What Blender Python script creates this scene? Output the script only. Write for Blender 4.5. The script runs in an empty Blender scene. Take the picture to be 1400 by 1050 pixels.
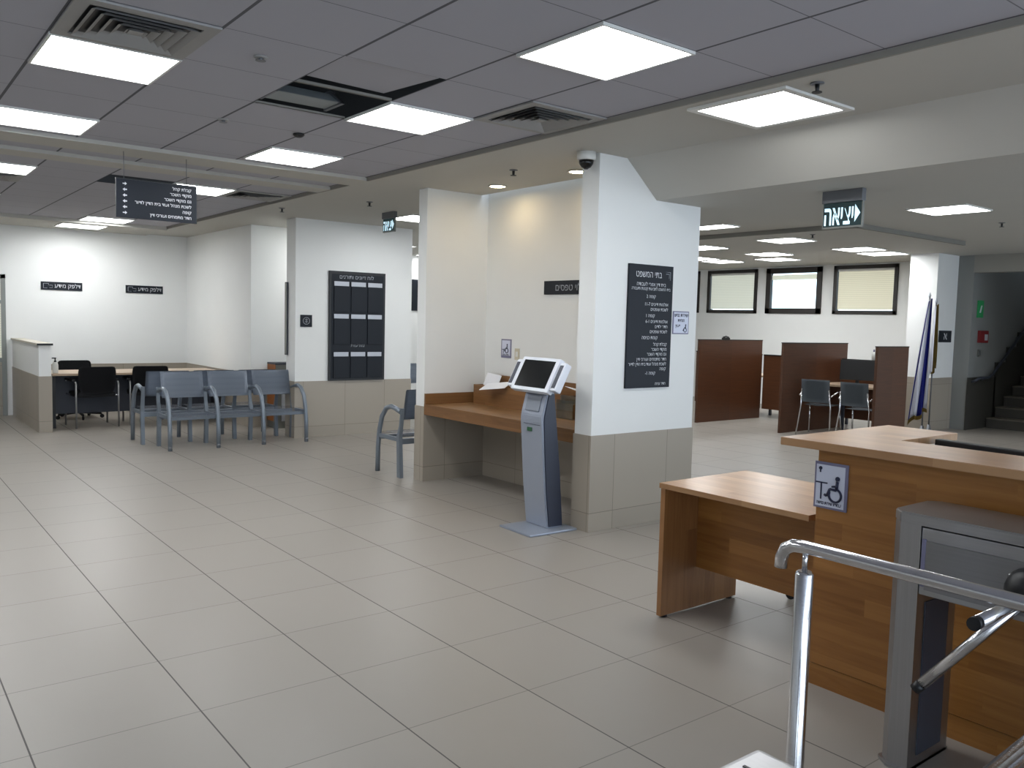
import bpy, bmesh, math, random
from mathutils import Vector, Matrix, Euler
random.seed(4)
PI = math.pi
sc = bpy.context.scene
COL = sc.collection

# ------------------------------------------------------------------ materials
MATS = {}
def new_mat(name):
    m = bpy.data.materials.new(name); m.use_nodes = True
    nt = m.node_tree
    return m, nt, nt.nodes, nt.links, nt.nodes['Principled BSDF']
def N(nodes, typ, **kw):
    n = nodes.new(typ)
    for k, v in kw.items(): setattr(n, k, v)
    return n
def math_node(nt, op, a, b=None, c=None):
    n = nt.nodes.new('ShaderNodeMath'); n.operation = op
    for i, v in enumerate((a, b, c)):
        if v is None: continue
        if isinstance(v, (int, float)): n.inputs[i].default_value = v
        else: nt.links.new(v, n.inputs[i])
    return n.outputs[0]
def mix_col(nt, fac, a, b, blend='MIX'):
    n = nt.nodes.new('ShaderNodeMix'); n.data_type = 'RGBA'; n.blend_type = blend
    for sock, v in ((n.inputs[0], fac), (n.inputs[6], a), (n.inputs[7], b)):
        if isinstance(v, (int, float)): sock.default_value = v
        elif isinstance(v, tuple): sock.default_value = (*v, 1)
        else: nt.links.new(v, sock)
    return n.outputs[2]
def srgb(r, g, b):
    f = lambda c: (c/255/12.92) if c/255 <= .04045 else ((c/255+.055)/1.055)**2.4
    return (f(r), f(g), f(b))
def plain(name, col, rough=.5, metal=0., var=.06, scale=6., spec=.5, emit=None, es=0., bump=0.):
    m, nt, nodes, links, b = new_mat(name)
    tc = N(nodes, 'ShaderNodeTexCoord'); no = N(nodes, 'ShaderNodeTexNoise')
    no.inputs['Scale'].default_value = scale; no.inputs['Detail'].default_value = 3
    links.new(tc.outputs['Object'], no.inputs['Vector'])
    lo = tuple(c*(1-var) for c in col); hi = tuple(min(1, c*(1+var)) for c in col)
    links.new(mix_col(nt, no.outputs['Fac'], lo, hi), b.inputs['Base Color'])
    b.inputs['Roughness'].default_value = rough; b.inputs['Metallic'].default_value = metal
    b.inputs['Specular IOR Level'].default_value = spec
    if emit: b.inputs['Emission Color'].default_value = (*emit, 1); b.inputs['Emission Strength'].default_value = es
    if bump:
        bp = N(nodes, 'ShaderNodeBump'); bp.inputs['Strength'].default_value = bump
        links.new(no.outputs['Fac'], bp.inputs['Height']); links.new(bp.outputs[0], b.inputs['Normal'])
    MATS[name] = m
    return m
def joint_mask(nt, coord, pitch, off, width):
    """1 on the joint, 0 on the tile"""
    t = math_node(nt, 'DIVIDE', math_node(nt, 'SUBTRACT', coord, off), pitch)
    fr = math_node(nt, 'FRACT', t)
    d = math_node(nt, 'MINIMUM', fr, math_node(nt, 'SUBTRACT', 1., fr))
    return math_node(nt, 'LESS_THAN', d, width/2/pitch), math_node(nt, 'FLOOR', t)
def tile_mat(name, col, joint, px, ox, wx, py, oy, wy, rough, var=.05, spec=.5, jx=1., jy=1.):
    m, nt, nodes, links, b = new_mat(name)
    g = N(nodes, 'ShaderNodeNewGeometry'); sp = N(nodes, 'ShaderNodeSeparateXYZ')
    links.new(g.outputs['Position'], sp.inputs[0])
    mx, ix = joint_mask(nt, sp.outputs[0], px, ox, wx); my, iy = joint_mask(nt, sp.outputs[1], py, oy, wy)
    cb = N(nodes, 'ShaderNodeCombineXYZ'); links.new(ix, cb.inputs[0]); links.new(iy, cb.inputs[1])
    wn = N(nodes, 'ShaderNodeTexWhiteNoise'); links.new(cb.outputs[0], wn.inputs['Vector'])
    no = N(nodes, 'ShaderNodeTexNoise'); no.inputs['Scale'].default_value = 2.2; no.inputs['Detail'].default_value = 5
    links.new(g.outputs['Position'], no.inputs['Vector'])
    a = math_node(nt, 'ADD', math_node(nt, 'MULTIPLY', wn.outputs['Value'], .5), math_node(nt, 'MULTIPLY', no.outputs['Fac'], .5))
    c = mix_col(nt, a, tuple(x*(1-var) for x in col), tuple(x*(1+var) for x in col))
    j = math_node(nt, 'MAXIMUM', math_node(nt, 'MULTIPLY', mx, jx), math_node(nt, 'MULTIPLY', my, jy))
    links.new(mix_col(nt, j, c, joint), b.inputs['Base Color'])
    links.new(math_node(nt, 'ADD', rough, math_node(nt, 'MULTIPLY', j, .4)), b.inputs['Roughness'])
    b.inputs['Specular IOR Level'].default_value = spec
    MATS[name] = m
    return m
def wainscot_mat(name, col, joint, off, zj):
    m, nt, nodes, links, b = new_mat(name)
    g = N(nodes, 'ShaderNodeNewGeometry'); sp = N(nodes, 'ShaderNodeSeparateXYZ'); sn = N(nodes, 'ShaderNodeSeparateXYZ')
    links.new(g.outputs['Position'], sp.inputs[0]); links.new(g.outputs['Normal'], sn.inputs[0])
    isx = math_node(nt, 'GREATER_THAN', math_node(nt, 'ABSOLUTE', sn.outputs[0]), .5)
    u = math_node(nt, 'ADD', math_node(nt, 'MULTIPLY', isx, sp.outputs[1]),
                  math_node(nt, 'MULTIPLY', math_node(nt, 'SUBTRACT', 1., isx), sp.outputs[0]))
    mu, iu = joint_mask(nt, u, .6, off, .005)
    mz, iz = joint_mask(nt, sp.outputs[2], .6, zj, .005)
    cb = N(nodes, 'ShaderNodeCombineXYZ'); links.new(iu, cb.inputs[0]); links.new(iz, cb.inputs[1])
    wn = N(nodes, 'ShaderNodeTexWhiteNoise'); links.new(cb.outputs[0], wn.inputs['Vector'])
    c = mix_col(nt, wn.outputs['Value'], tuple(x*.95 for x in col), tuple(x*1.05 for x in col))
    links.new(mix_col(nt, math_node(nt, 'MAXIMUM', mu, mz), c, joint), b.inputs['Base Color'])
    b.inputs['Roughness'].default_value = .32
    MATS[name] = m
def wood_mat(name, dark, light, along, up, stave=.09, length=.9, rough=.38, contrast=1.):
    """along / up: which object axes carry the grain and the stave rows"""
    m, nt, nodes, links, b = new_mat(name)
    tc = N(nodes, 'ShaderNodeTexCoord'); sp = N(nodes, 'ShaderNodeSeparateXYZ'); links.new(tc.outputs['Object'], sp.inputs[0])
    ax = sp.outputs['XYZ'.index(along)]; ay = sp.outputs['XYZ'.index(up)]
    row = math_node(nt, 'FLOOR', math_node(nt, 'DIVIDE', ay, stave))
    shift = math_node(nt, 'MULTIPLY', row, .37)
    cell = math_node(nt, 'FLOOR', math_node(nt, 'DIVIDE', math_node(nt, 'ADD', ax, shift), length))
    cb = N(nodes, 'ShaderNodeCombineXYZ'); links.new(row, cb.inputs[0]); links.new(cell, cb.inputs[1])
    wn = N(nodes, 'ShaderNodeTexWhiteNoise'); links.new(cb.outputs[0], wn.inputs['Vector'])
    g = N(nodes, 'ShaderNodeCombineXYZ')
    links.new(math_node(nt, 'MULTIPLY', ax, 3.), g.inputs[0])
    links.new(math_node(nt, 'MULTIPLY', ay, 45.), g.inputs[1])
    links.new(math_node(nt, 'MULTIPLY', wn.outputs['Value'], 9.), g.inputs[2])
    no = N(nodes, 'ShaderNodeTexNoise'); no.inputs['Scale'].default_value = 1.; no.inputs['Detail'].default_value = 6
    no.inputs['Distortion'].default_value = .6
    links.new(g.outputs[0], no.inputs['Vector'])
    f = math_node(nt, 'ADD', math_node(nt, 'MULTIPLY', wn.outputs['Value'], .45*contrast), math_node(nt, 'MULTIPLY', no.outputs['Fac'], .75))
    rmp = N(nodes, 'ShaderNodeMapRange'); links.new(f, rmp.inputs[0])
    rmp.inputs[1].default_value = .2; rmp.inputs[2].default_value = 1.05
    links.new(mix_col(nt, rmp.outputs[0], dark, light), b.inputs['Base Color'])
    b.inputs['Roughness'].default_value = rough
    MATS[name] = m
def brushed(name, col, rough=.3, axis='Z', metal=1.):
    m, nt, nodes, links, b = new_mat(name)
    tc = N(nodes, 'ShaderNodeTexCoord'); mp = N(nodes, 'ShaderNodeMapping')
    s = {'X': (2, 160, 160), 'Y': (160, 2, 160), 'Z': (160, 160, 2)}[axis]
    mp.inputs['Scale'].default_value = s
    links.new(tc.outputs['Object'], mp.inputs[0])
    no = N(nodes, 'ShaderNodeTexNoise'); no.inputs['Scale'].default_value = 1; no.inputs['Detail'].default_value = 3
    links.new(mp.outputs[0], no.inputs['Vector'])
    links.new(mix_col(nt, no.outputs['Fac'], tuple(c*.85 for c in col), tuple(min(1, c*1.12) for c in col)), b.inputs['Base Color'])
    links.new(math_node(nt, 'ADD', rough-.06, math_node(nt, 'MULTIPLY', no.outputs['Fac'], .14)), b.inputs['Roughness'])
    b.inputs['Metallic'].default_value = metal
    MATS[name] = m
def perforated(name, col, hole, alpha=1.):
    m, nt, nodes, links, b = new_mat(name)
    tc = N(nodes, 'ShaderNodeTexCoord'); vo = N(nodes, 'ShaderNodeTexVoronoi')
    vo.inputs['Scale'].default_value = 70; vo.inputs['Randomness'].default_value = 0
    links.new(tc.outputs['Object'], vo.inputs['Vector'])
    h = math_node(nt, 'LESS_THAN', vo.outputs['Distance'], .3)
    links.new(mix_col(nt, h, col, hole), b.inputs['Base Color'])
    b.inputs['Roughness'].default_value = .42; b.inputs['Metallic'].default_value = .25; b.inputs['Alpha'].default_value = alpha
    MATS[name] = m
def emission(name, col, strength):
    m, nt, nodes, links, b = new_mat(name)
    nodes.remove(b); e = N(nodes, 'ShaderNodeEmission'); out = nodes['Material Output']
    tc = N(nodes, 'ShaderNodeTexCoord'); no = N(nodes, 'ShaderNodeTexNoise'); no.inputs['Scale'].default_value = 3
    links.new(tc.outputs['Object'], no.inputs['Vector'])
    links.new(mix_col(nt, no.outputs['Fac'], tuple(c*.98 for c in col), col), e.inputs[0])
    e.inputs[1].default_value = strength
    links.new(e.outputs[0], out.inputs['Surface']); MATS[name] = m
def glass_mat(name, tint=(.9, .95, .95)):
    m, nt, nodes, links, b = new_mat(name)
    nodes.remove(b); t = N(nodes, 'ShaderNodeBsdfTransparent'); g = N(nodes, 'ShaderNodeBsdfGlossy'); x = N(nodes, 'ShaderNodeMixShader')
    lw = N(nodes, 'ShaderNodeLayerWeight'); lw.inputs[0].default_value = .25
    t.inputs[0].default_value = (*tint, 1); g.inputs['Roughness'].default_value = .03
    links.new(math_node(nt, 'MULTIPLY', lw.outputs['Fresnel'], .8), x.inputs[0])
    links.new(t.outputs[0], x.inputs[1]); links.new(g.outputs[0], x.inputs[2]); links.new(x.outputs[0], nodes['Material Output'].inputs['Surface'])
    MATS[name] = m
def blind_mat(name, col, glow):
    m, nt, nodes, links, b = new_mat(name)
    tc = N(nodes, 'ShaderNodeTexCoord'); sp = N(nodes, 'ShaderNodeSeparateXYZ'); links.new(tc.outputs['Object'], sp.inputs[0])
    fr = math_node(nt, 'FRACT', math_node(nt, 'MULTIPLY', sp.outputs[2], 28.))
    k = math_node(nt, 'ADD', .8, math_node(nt, 'MULTIPLY', fr, .2))
    c = mix_col(nt, k, (0, 0, 0), col)
    links.new(c, b.inputs['Base Color']); b.inputs['Roughness'].default_value = .7
    tr = N(nodes, 'ShaderNodeBsdfTranslucent'); links.new(c, tr.inputs[0])
    e = N(nodes, 'ShaderNodeEmission'); links.new(c, e.inputs[0]); e.inputs[1].default_value = glow  # emission stands in for daylight coming through from behind
    ad = N(nodes, 'ShaderNodeAddShader'); mx = N(nodes, 'ShaderNodeMixShader'); mx.inputs[0].default_value = .55
    links.new(b.outputs[0], mx.inputs[1]); links.new(tr.outputs[0], mx.inputs[2])
    links.new(mx.outputs[0], ad.inputs[0]); links.new(e.outputs[0], ad.inputs[1])
    links.new(ad.outputs[0], nodes['Material Output'].inputs['Surface']); MATS[name] = m

plain('wall_paint', srgb(226, 227, 225), .6, var=.02, scale=3)
plain('gypsum', srgb(182, 180, 173), .8, var=.02, scale=3)
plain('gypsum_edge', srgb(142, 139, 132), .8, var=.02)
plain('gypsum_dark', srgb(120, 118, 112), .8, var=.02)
plain('plenum', srgb(16, 17, 22), .9)
tile_mat('floor_tile', srgb(146, 140, 132), srgb(84, 80, 77), .6, .4632, .006, .6, 3.3223, .0045, .36, var=.035, spec=.5, jx=1., jy=.6)
tile_mat('ceiling_tile', srgb(172, 172, 180), srgb(98, 98, 102), .6, 1.3515, .016, .6, 3.2916, .006, .85, var=.02, spec=.2, jx=1., jy=.8)
wainscot_mat('wall_tile', srgb(156, 147, 134), srgb(118, 110, 100), .42, .145)
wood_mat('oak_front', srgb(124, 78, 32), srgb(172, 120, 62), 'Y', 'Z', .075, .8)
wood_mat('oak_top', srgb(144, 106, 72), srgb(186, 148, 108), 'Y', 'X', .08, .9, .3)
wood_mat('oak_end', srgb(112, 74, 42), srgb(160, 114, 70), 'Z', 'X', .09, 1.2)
wood_mat('walnut', srgb(60, 35, 20), srgb(92, 55, 33), 'X', 'Z', 3., 9., .4)
wood_mat('walnut_side', srgb(66, 40, 23), srgb(100, 61, 37), 'Y', 'Z', 3., 9., .4)
wood_mat('beech', srgb(168, 146, 122), srgb(196, 174, 150), 'X', 'Y', .5, 3., .35)
wood_mat('nook_wood', srgb(104, 74, 44), srgb(150, 112, 70), 'Y', 'X', .07, .8)
wood_mat('nook_wood_front', srgb(98, 66, 38), srgb(142, 102, 62), 'Y', 'Z', .07, .8)
brushed('steel', (.42, .42, .43), .34, 'Z')
brushed('steel_y', (.40, .40, .41), .34, 'Y')
brushed('steel_dark', (.28, .28, .29), .36, 'Y')
brushed('chrome', (.72, .72, .74), .16, 'Y')
plain('bench_paint', srgb(124, 133, 143), .33, .45, .05)
perforated('bench_mesh', srgb(138, 147, 160), srgb(126, 135, 149))
perforated('bench_seat', srgb(118, 124, 138), srgb(100, 106, 122), .3)
plain('black_plastic', srgb(18, 19, 22), .45)
plain('black_fabric', srgb(17, 18, 22), .85, bump=.15, scale=80)
plain('grey_fabric', srgb(78, 84, 90), .75, scale=40)
plain('grey_metal', srgb(110, 112, 116), .4, .5)
plain('dark_panel', srgb(52, 56, 66), .5)
plain('sign_black', srgb(28, 32, 40), .45, var=.04, spec=.25)
plain('sign_edge', srgb(14, 15, 18), .4)
plain('board_panel', srgb(22, 26, 33), .4, spec=.25)
plain('letters', srgb(205, 207, 212), .5, var=.02)
plain('letters_dim', srgb(150, 154, 162), .5, var=.02)
plain('strip_grey', srgb(176, 179, 186), .35, .2)
plain('white_plastic', srgb(214, 214, 210), .4, var=.02)
plain('cream_plastic', srgb(196, 188, 166), .5, var=.02)
plain('sign_white', srgb(206, 210, 226), .4, var=.02)
plain('sign_navy', srgb(28, 32, 62), .5, var=.02)
plain('sign_violet', srgb(118, 116, 142), .5, var=.02)
plain('kiosk_grey', srgb(150, 157, 170), .35, .35, .03)
plain('kiosk_dark', srgb(26, 33, 52), .35)
plain('kiosk_white', srgb(214, 218, 226), .35, var=.02)
plain('kiosk_pad', srgb(120, 126, 136), .45)
plain('screen', srgb(12, 15, 17), .14, var=.02)
plain('slot_green', srgb(40, 84, 54), .4)
plain('paper', srgb(228, 230, 236), .7, var=.02)
plain('window_frame', srgb(46, 42, 40), .45, .2)
plain('alu_grey', srgb(128, 130, 126), .4, .5)
plain('leg_metal', srgb(150, 150, 150), .35, .7)
plain('duct_grey', srgb(142, 148, 150), .6)
plain('rubber', srgb(22, 22, 24), .7)
plain('flag_white', srgb(226, 228, 236), .8, var=.02)
plain('flag_blue', srgb(36, 44, 140), .8)
plain('flag_gold', srgb(148, 124, 62), .7)
plain('red_plastic', srgb(120, 30, 34), .45)
plain('green_plastic', srgb(34, 120, 70), .45, emit=srgb(34, 140, 80), es=.1)
plain('exit_green', srgb(6, 40, 44), .4, emit=srgb(8, 60, 62), es=.12)
plain('exit_text', srgb(220, 240, 250), .4, emit=srgb(196, 230, 246), es=.9)
plain('cap_stone', srgb(196, 190, 176), .5)
plain('stair_paint', srgb(128, 129, 127), .7, var=.02)  # white wall paint greyed to imitate the shade in the stair recess
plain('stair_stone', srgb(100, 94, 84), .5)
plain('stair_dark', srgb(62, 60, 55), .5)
plain('vent_white', srgb(150, 149, 147), .6)
plain('brochure_orange', srgb(150, 90, 40), .5)
plain('clear_acrylic', srgb(176, 170, 156), .2)
emission('led', (.97, .99, 1.), 17.)
emission('led_warm', (1., .76, .43), 44.)
glass_mat('glass')
blind_mat('blind_cream', srgb(226, 221, 204), .26)
blind_mat('blind_grey', srgb(210, 210, 200), .34)

# ------------------------------------------------------------------ mesh helpers
class MB:
    """collects shapes into one mesh"""
    def __init__(s): s.bm = bmesh.new()
    def box(s, x0, x1, y0, y1, z0, z1, bev=0., M=None, seg=2):
        t = bmesh.new()
        vs = [t.verts.new((x, y, z)) for x in (x0, x1) for y in (y0, y1) for z in (z0, z1)]
        for f in ((0, 1, 3, 2), (4, 6, 7, 5), (0, 4, 5, 1), (2, 3, 7, 6), (0, 2, 6, 4), (1, 5, 7, 3)):
            t.faces.new([vs[i] for i in f])
        bmesh.ops.recalc_face_normals(t, faces=t.faces)
        if bev: bmesh.ops.bevel(t, geom=t.edges[:], offset=bev, segments=seg, affect='EDGES', profile=.7)
        return s.merge(t, M)
    def merge(s, t, M=None):
        if M is not None: t.transform(M)
        me = bpy.data.meshes.new('tmp'); t.to_mesh(me); t.free(); s.bm.from_mesh(me); bpy.data.meshes.remove(me)
        return s
    def tube(s, pts, r, n=10, M=None, cap=True, smooth=True):
        t = bmesh.new(); pts = [Vector(p) for p in pts]; rings = []
        up = None
        for i, p in enumerate(pts):
            d = (pts[min(i+1, len(pts)-1)] - pts[max(i-1, 0)]).normalized()
            if up is None:
                up = Vector((0, 0, 1)) if abs(d.z) < .9 else Vector((1, 0, 0))
            a = d.cross(up).normalized(); b = a.cross(d).normalized(); up = b
            rr = r[i] if isinstance(r, (list, tuple)) else r
            rings.append([t.verts.new(p + (a*math.cos(2*PI*k/n) + b*math.sin(2*PI*k/n))*rr) for k in range(n)])
        for i in range(len(rings)-1):
            for k in range(n):
                f = t.faces.new((rings[i][k], rings[i][(k+1) % n], rings[i+1][(k+1) % n], rings[i+1][k])); f.smooth = smooth
        if cap: t.faces.new(rings[0][::-1]); t.faces.new(rings[-1])
        bmesh.ops.recalc_face_normals(t, faces=t.faces)
        return s.merge(t, M)
    def lathe(s, prof, n=24, M=None):
        t = bmesh.new(); rings = []
        for r, z in prof:
            rings.append([t.verts.new((r*math.cos(2*PI*k/n), r*math.sin(2*PI*k/n), z)) for k in range(n)])
        for i in range(len(rings)-1):
            for k in range(n):
                f = t.faces.new((rings[i][k], rings[i][(k+1) % n], rings[i+1][(k+1) % n], rings[i+1][k])); f.smooth = True
        t.faces.new(rings[0][::-1]); t.faces.new(rings[-1])
        bmesh.ops.recalc_face_normals(t, faces=t.faces)
        return s.merge(t, M)
    def prism(s, poly, a0, a1, plane='XZ', M=None, bev=0.):
        """poly in the named plane, swept along the third axis from a0 to a1"""
        t = bmesh.new()
        def P(u, v, w): return {'XZ': (u, w, v), 'XY': (u, v, w), 'YZ': (w, u, v)}[plane]
        A = [t.verts.new(P(u, v, a0)) for u, v in poly]; B = [t.verts.new(P(u, v, a1)) for u, v in poly]
        t.faces.new(A[::-1]); t.faces.new(B)
        for i in range(len(poly)): t.faces.new((A[i], A[(i+1) % len(poly)], B[(i+1) % len(poly)], B[i]))
        bmesh.ops.recalc_face_normals(t, faces=t.faces)
        if bev: bmesh.ops.bevel(t, geom=t.edges[:], offset=bev, segments=2, affect='EDGES')
        return s.merge(t, M)
    def quad(s, *pts):
        s.bm.faces.new([s.bm.verts.new(p) for p in pts]); return s
    def sheet(s, grid, thick=0.):
        t = bmesh.new(); V = [[t.verts.new(p) for p in row] for row in grid]
        for i in range(len(V)-1):
            for j in range(len(V[0])-1):
                f = t.faces.new((V[i][j], V[i][j+1], V[i+1][j+1], V[i+1][j])); f.smooth = True
        if thick:
            bmesh.ops.solidify(t, geom=t.faces[:], thickness=thick)
        bmesh.ops.recalc_face_normals(t, faces=t.faces)
        return s.merge(t)
    def mesh(s, name, mat):
        me = bpy.data.meshes.new(name); s.bm.to_mesh(me); s.bm.free(); me.materials.append(MATS[mat]); return me
    def build(s, name, mat, parent=None, loc=(0, 0, 0), rot=(0, 0, 0)):
        o = bpy.data.objects.new(name, s.mesh(name, mat)); COL.objects.link(o)
        o.location = loc; o.rotation_euler = rot
        if parent: o.parent = parent
        return o
def tag(o, label, cat, group=None):
    o['label'] = label; o['category'] = cat
    if group: o['group'] = group
    return o
def thing(name, label, cat, loc=(0, 0, 0), rotz=0., group=None):
    o = bpy.data.objects.new(name, None); COL.objects.link(o); o.empty_display_size = .1
    o.location = loc; o.rotation_euler = (0, 0, rotz)
    return tag(o, label, cat, group)
def struct(name, mb, mat, parent=None):
    o = mb.build(name, mat, parent)
    if not parent: o['kind'] = 'structure'
    return o
def dup(o, loc, rotz=None, label=None, parent=None):
    def cp(x, par):
        c = x.copy(); COL.objects.link(c); c.parent = par
        for ch in KIDS.get(x.name, [k for k in x.children]): cp(ch, c)
        return c
    c = cp(o, parent); c.location = loc
    if rotz is not None: c.rotation_euler = (0, 0, rotz)
    if label: c['label'] = label
    return c
KIDS = {}
RY90 = Matrix.Rotation(PI/2, 4, 'Y'); RX90 = Matrix.Rotation(PI/2, 4, 'X')

# ------------------------------------------------------------------ lettering
def rtl(s):
    out, num = [], ''
    for ch in s[::-1]:
        if ch.isdigit(): num = ch + num
        else:
            if num: out.append(num); num = ''
            out.append({'(': ')', ')': '('}.get(ch, ch))
    if num: out.append(num)
    return ''.join(out)
def text_bm(bm, s, x, z, size, align='CENTER', maxw=None, bold=.0, sx=1.):
    """adds a line of Hebrew to bm, lying in the local XZ plane and facing -Y"""
    cu = bpy.data.curves.new('t', 'FONT'); cu.body = rtl(s); cu.size = size; cu.align_x = 'LEFT'; cu.offset = bold
    cu.resolution_u = 3
    ob = bpy.data.objects.new('t', cu); COL.objects.link(ob)
    dg = bpy.context.evaluated_depsgraph_get()
    me = bpy.data.meshes.new_from_object(ob.evaluated_get(dg))
    COL.objects.unlink(ob); bpy.data.objects.remove(ob); bpy.data.curves.remove(cu)
    if not me.vertices: return
    x0 = min(v.co.x for v in me.vertices); x1 = max(v.co.x for v in me.vertices); w = (x1-x0)*sx
    k = sx
    if maxw and w > maxw: k = sx*maxw/w; w = maxw
    off = {'CENTER': -w/2, 'LEFT': 0, 'RIGHT': -w}[align]
    me.transform(Matrix.Translation((x+off, 0, z)) @ RX90 @ Matrix.Scale(k, 4, (1, 0, 0)) @ Matrix.Translation((-x0, 0, 0)))
    bm.from_mesh(me); bpy.data.meshes.remove(me)
def lettering(parent, lines, y, mat='letters', name='lettering'):
    for ln in lines:
        mb = MB(); text_bm(mb.bm, *ln[:4], **(ln[4] if len(ln) > 4 else {}))
        mb.build(name, mat, parent, (0, y, 0))
FACE_X = -PI/2      # a sign whose front looks towards -X
def plate(name, label, cat, loc, w, h, t=.012, rotz=0., mat='sign_black', group=None):
    """a wall plate hung with its back at loc, front facing local -Y"""
    o = thing(name, label, cat, loc, rotz, group)
    MB().box(-w/2, w/2, -t, 0, -h/2, h/2, .002).build('panel', mat, o)
    return o
def wheelchair(mb, cx, cz, s, y):
    """the wheelchair symbol, facing -Y, drawn in the XZ plane, about s tall"""
    def bar(p, q, r): mb.tube([(cx+p[0]*s, y, cz+p[1]*s), (cx+q[0]*s, y, cz+q[1]*s)], r*s, 6)
    ring = [(cx+.02*s+.25*s*math.cos(a), y, cz-.22*s+.25*s*math.sin(a)) for a in [math.radians(d) for d in range(-205, 76, 14)]]
    mb.tube(ring, .045*s, 6)
    mb.lathe([(.09*s, -.002), (.09*s, .002)], 14, Matrix.Translation((cx+.1*s, y, cz+.42*s)) @ RX90)
    bar((.1, .32), (.07, -.02), .06); bar((.07, -.02), (-.2, 0), .05); bar((.09, .14), (-.12, .1), .04)
    bar((-.2, 0), (-.32, -.28), .05); bar((-.32, -.28), (-.42, -.24), .05)

# ------------------------------------------------------------------ shell
ZC, ZT = 2.84, 2.87         # plaster ceiling, tiled ceiling
LX, LY = 1.3515, 3.2916     # ceiling grid origin
struct('floor', MB().box(-6, 22, -4, 26, -.06, 0), 'floor_tile')
# plaster ceiling, cut out around the two tiled fields and the beam
AX0, AX1, AY0, AY1 = -4.5, 3.77, -4, 7.05
BX0, BX1, BY0, BY1 = -4.5, 3.77, 7.42, 13.3
cg = MB()
cg.box(AX1, 4.66, -4, 15, ZC, ZC+.1)
cg.box(AX0, AX1, AY1, BY0, ZC, ZC+.1)
cg.box(BX0, BX1, BY1, 15, ZC-.02, ZC+.1)
cg.box(4.66, 5.02, 4.65, 15, ZC, ZC+.1); cg.box(5.02, 6.6, 7.12, 15, ZC, ZC+.1)
cg.box(6.6, 15.3, -4, 15, ZC, ZC+.1)
cg.box(AX0, AX1, 7.80, 8.09, ZC, ZC+.1)
struct('ceiling', cg, 'gypsum')
struct('ceiling_beam', MB().prism([(4.66, ZC), (5.0, 2.56), (6.6, 2.56), (6.6, ZC)], -4, 4.62, 'XZ').box(5.4, 6.6, 4.62, 7.12, 2.56, ZC), 'gypsum')
# tiled ceilings: cells left out are openings
def field(name, i0, i1, x1, ylist, skip, z=ZT):
    mb = MB()
    for i in range(i0, i1):
        for (ya, yb, j) in ylist:
            if (i, j) in skip: continue
            xa = LX+.6*i; xb = min(LX+.6*(i+1), x1)
            if i == i1-1: xb = x1
            mb.quad((xa, ya, z), (xa, yb, z), (xb, yb, z), (xb, ya, z))
    return struct(name, mb, 'ceiling_tile')
HOLE = {(1, 1), (1, 2), (1, 9)}
ysA = [(LY+.6*j, min(LY+.6*(j+1), AY1+.01), j) for j in range(-12, 7)]
ysB = [(7.42, 7.80, 7)] + [(LY+.6*j, min(LY+.6*(j+1), BY1+.01), j) for j in range(8, 17)]
field('ceiling_tiles', -10, 4, AX1+.01, ysA, HOLE)
field('ceiling_tiles_far', -10, 4, BX1+.01, ysB, HOLE)
struct('ceiling_upper', MB().box(-6, 5, -4.2, 15, 3.35, 3.4), 'plenum')
# dark shadow edge where tiles meet the plaster
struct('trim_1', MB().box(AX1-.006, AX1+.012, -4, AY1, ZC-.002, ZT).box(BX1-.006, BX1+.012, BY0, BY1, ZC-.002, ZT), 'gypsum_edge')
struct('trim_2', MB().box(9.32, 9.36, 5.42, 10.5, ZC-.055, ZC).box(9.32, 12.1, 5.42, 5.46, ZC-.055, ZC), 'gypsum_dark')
# T bars and duct seen through the open tiles
struct('trim_3', MB().box(1.9515, 2.5515, LY+.6*2-.012, LY+.6*2+.012, ZT, ZT+.014).box(1.9515, 2.5515, 5.0916-.008, 5.0916+.012, ZT, ZT+.012), 'gypsum_dark')
d = thing('air_duct', 'grey sheet metal duct seen through the open ceiling tile', 'duct', (2.2, 4.93, 2.895))
MB().prism([(-.10, .0), (.12, .0), (.12, .085), (.06, .085)], -.22, .2, 'YZ', bev=.006).build('casing', 'duct_grey', d)
for x in (-.235, .19): MB().prism([(-.12, -.01), (.13, -.01), (.13, .1), (.05, .1)], x, x+.022, 'YZ').build('flange', 'grey_metal', d)
o = MB().box(-.297, .297, -.297, .297, 0, .016).build('ceiling_tile', 'ceiling_tile')
o.location = (2.215, 4.16, ZT+.02); o.rotation_euler = (math.radians(2.), 0, math.radians(3.5))
tag(o, 'loose ceiling tile pushed askew beside the dark opening', 'ceiling tile')

# walls
WT = .74
def wall(name, x0, x1, y0, y1, z0=0, z1=2.92, mat='wall_paint'):
    return struct(name, MB().box(x0, x1, y0, y1, z0, z1), mat)
tn = [10]
def wains(x0, x1, y0, y1, h=WT, z0=0.):
    tn[0] += 1
    return struct('trim_%d' % tn[0], MB().box(x0-.008, x1+.008, y0-.008, y1+.008, z0, h), 'wall_tile')
# central block with the form-filling nook
wall('wall_nook_right', 4.376, 5.53, 4.605, 4.79); wall('wall_nook_back', 5.1, 5.53, 4.79, 6.97); wall('wall_nook_left', 4.376, 5.53, 6.97, 7.12)
wains(4.376, 5.53, 4.605, 4.79); wains(4.376, 5.53, 6.97, 7.12); struct('trim_5', MB().box(5.09, 5.1, 4.8, 6.96, 0, .74), 'wall_tile')
# column with the notice board
wall('wall_column', 4.508, 6.24, 10.318, 10.6); wains(4.508, 6.24, 10.318, 10.6)
# far corner block and far wall
wall('wall_corner', 4.42, 6.9, 11.62, 14.6); wains(4.42, 6.9, 11.62, 14.6, .76)
wall('wall_back', -6, 4.42, 14.5, 14.7); struct('trim_6', MB().box(1.95, 4.42, 14.49, 14.5, 0, .76), 'wall_tile')
wall('wall_back_right', 6.9, 15.2, 14.5, 14.7)
wall('wall_left', -4.7, -4.5, -4, 14.7)
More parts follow.
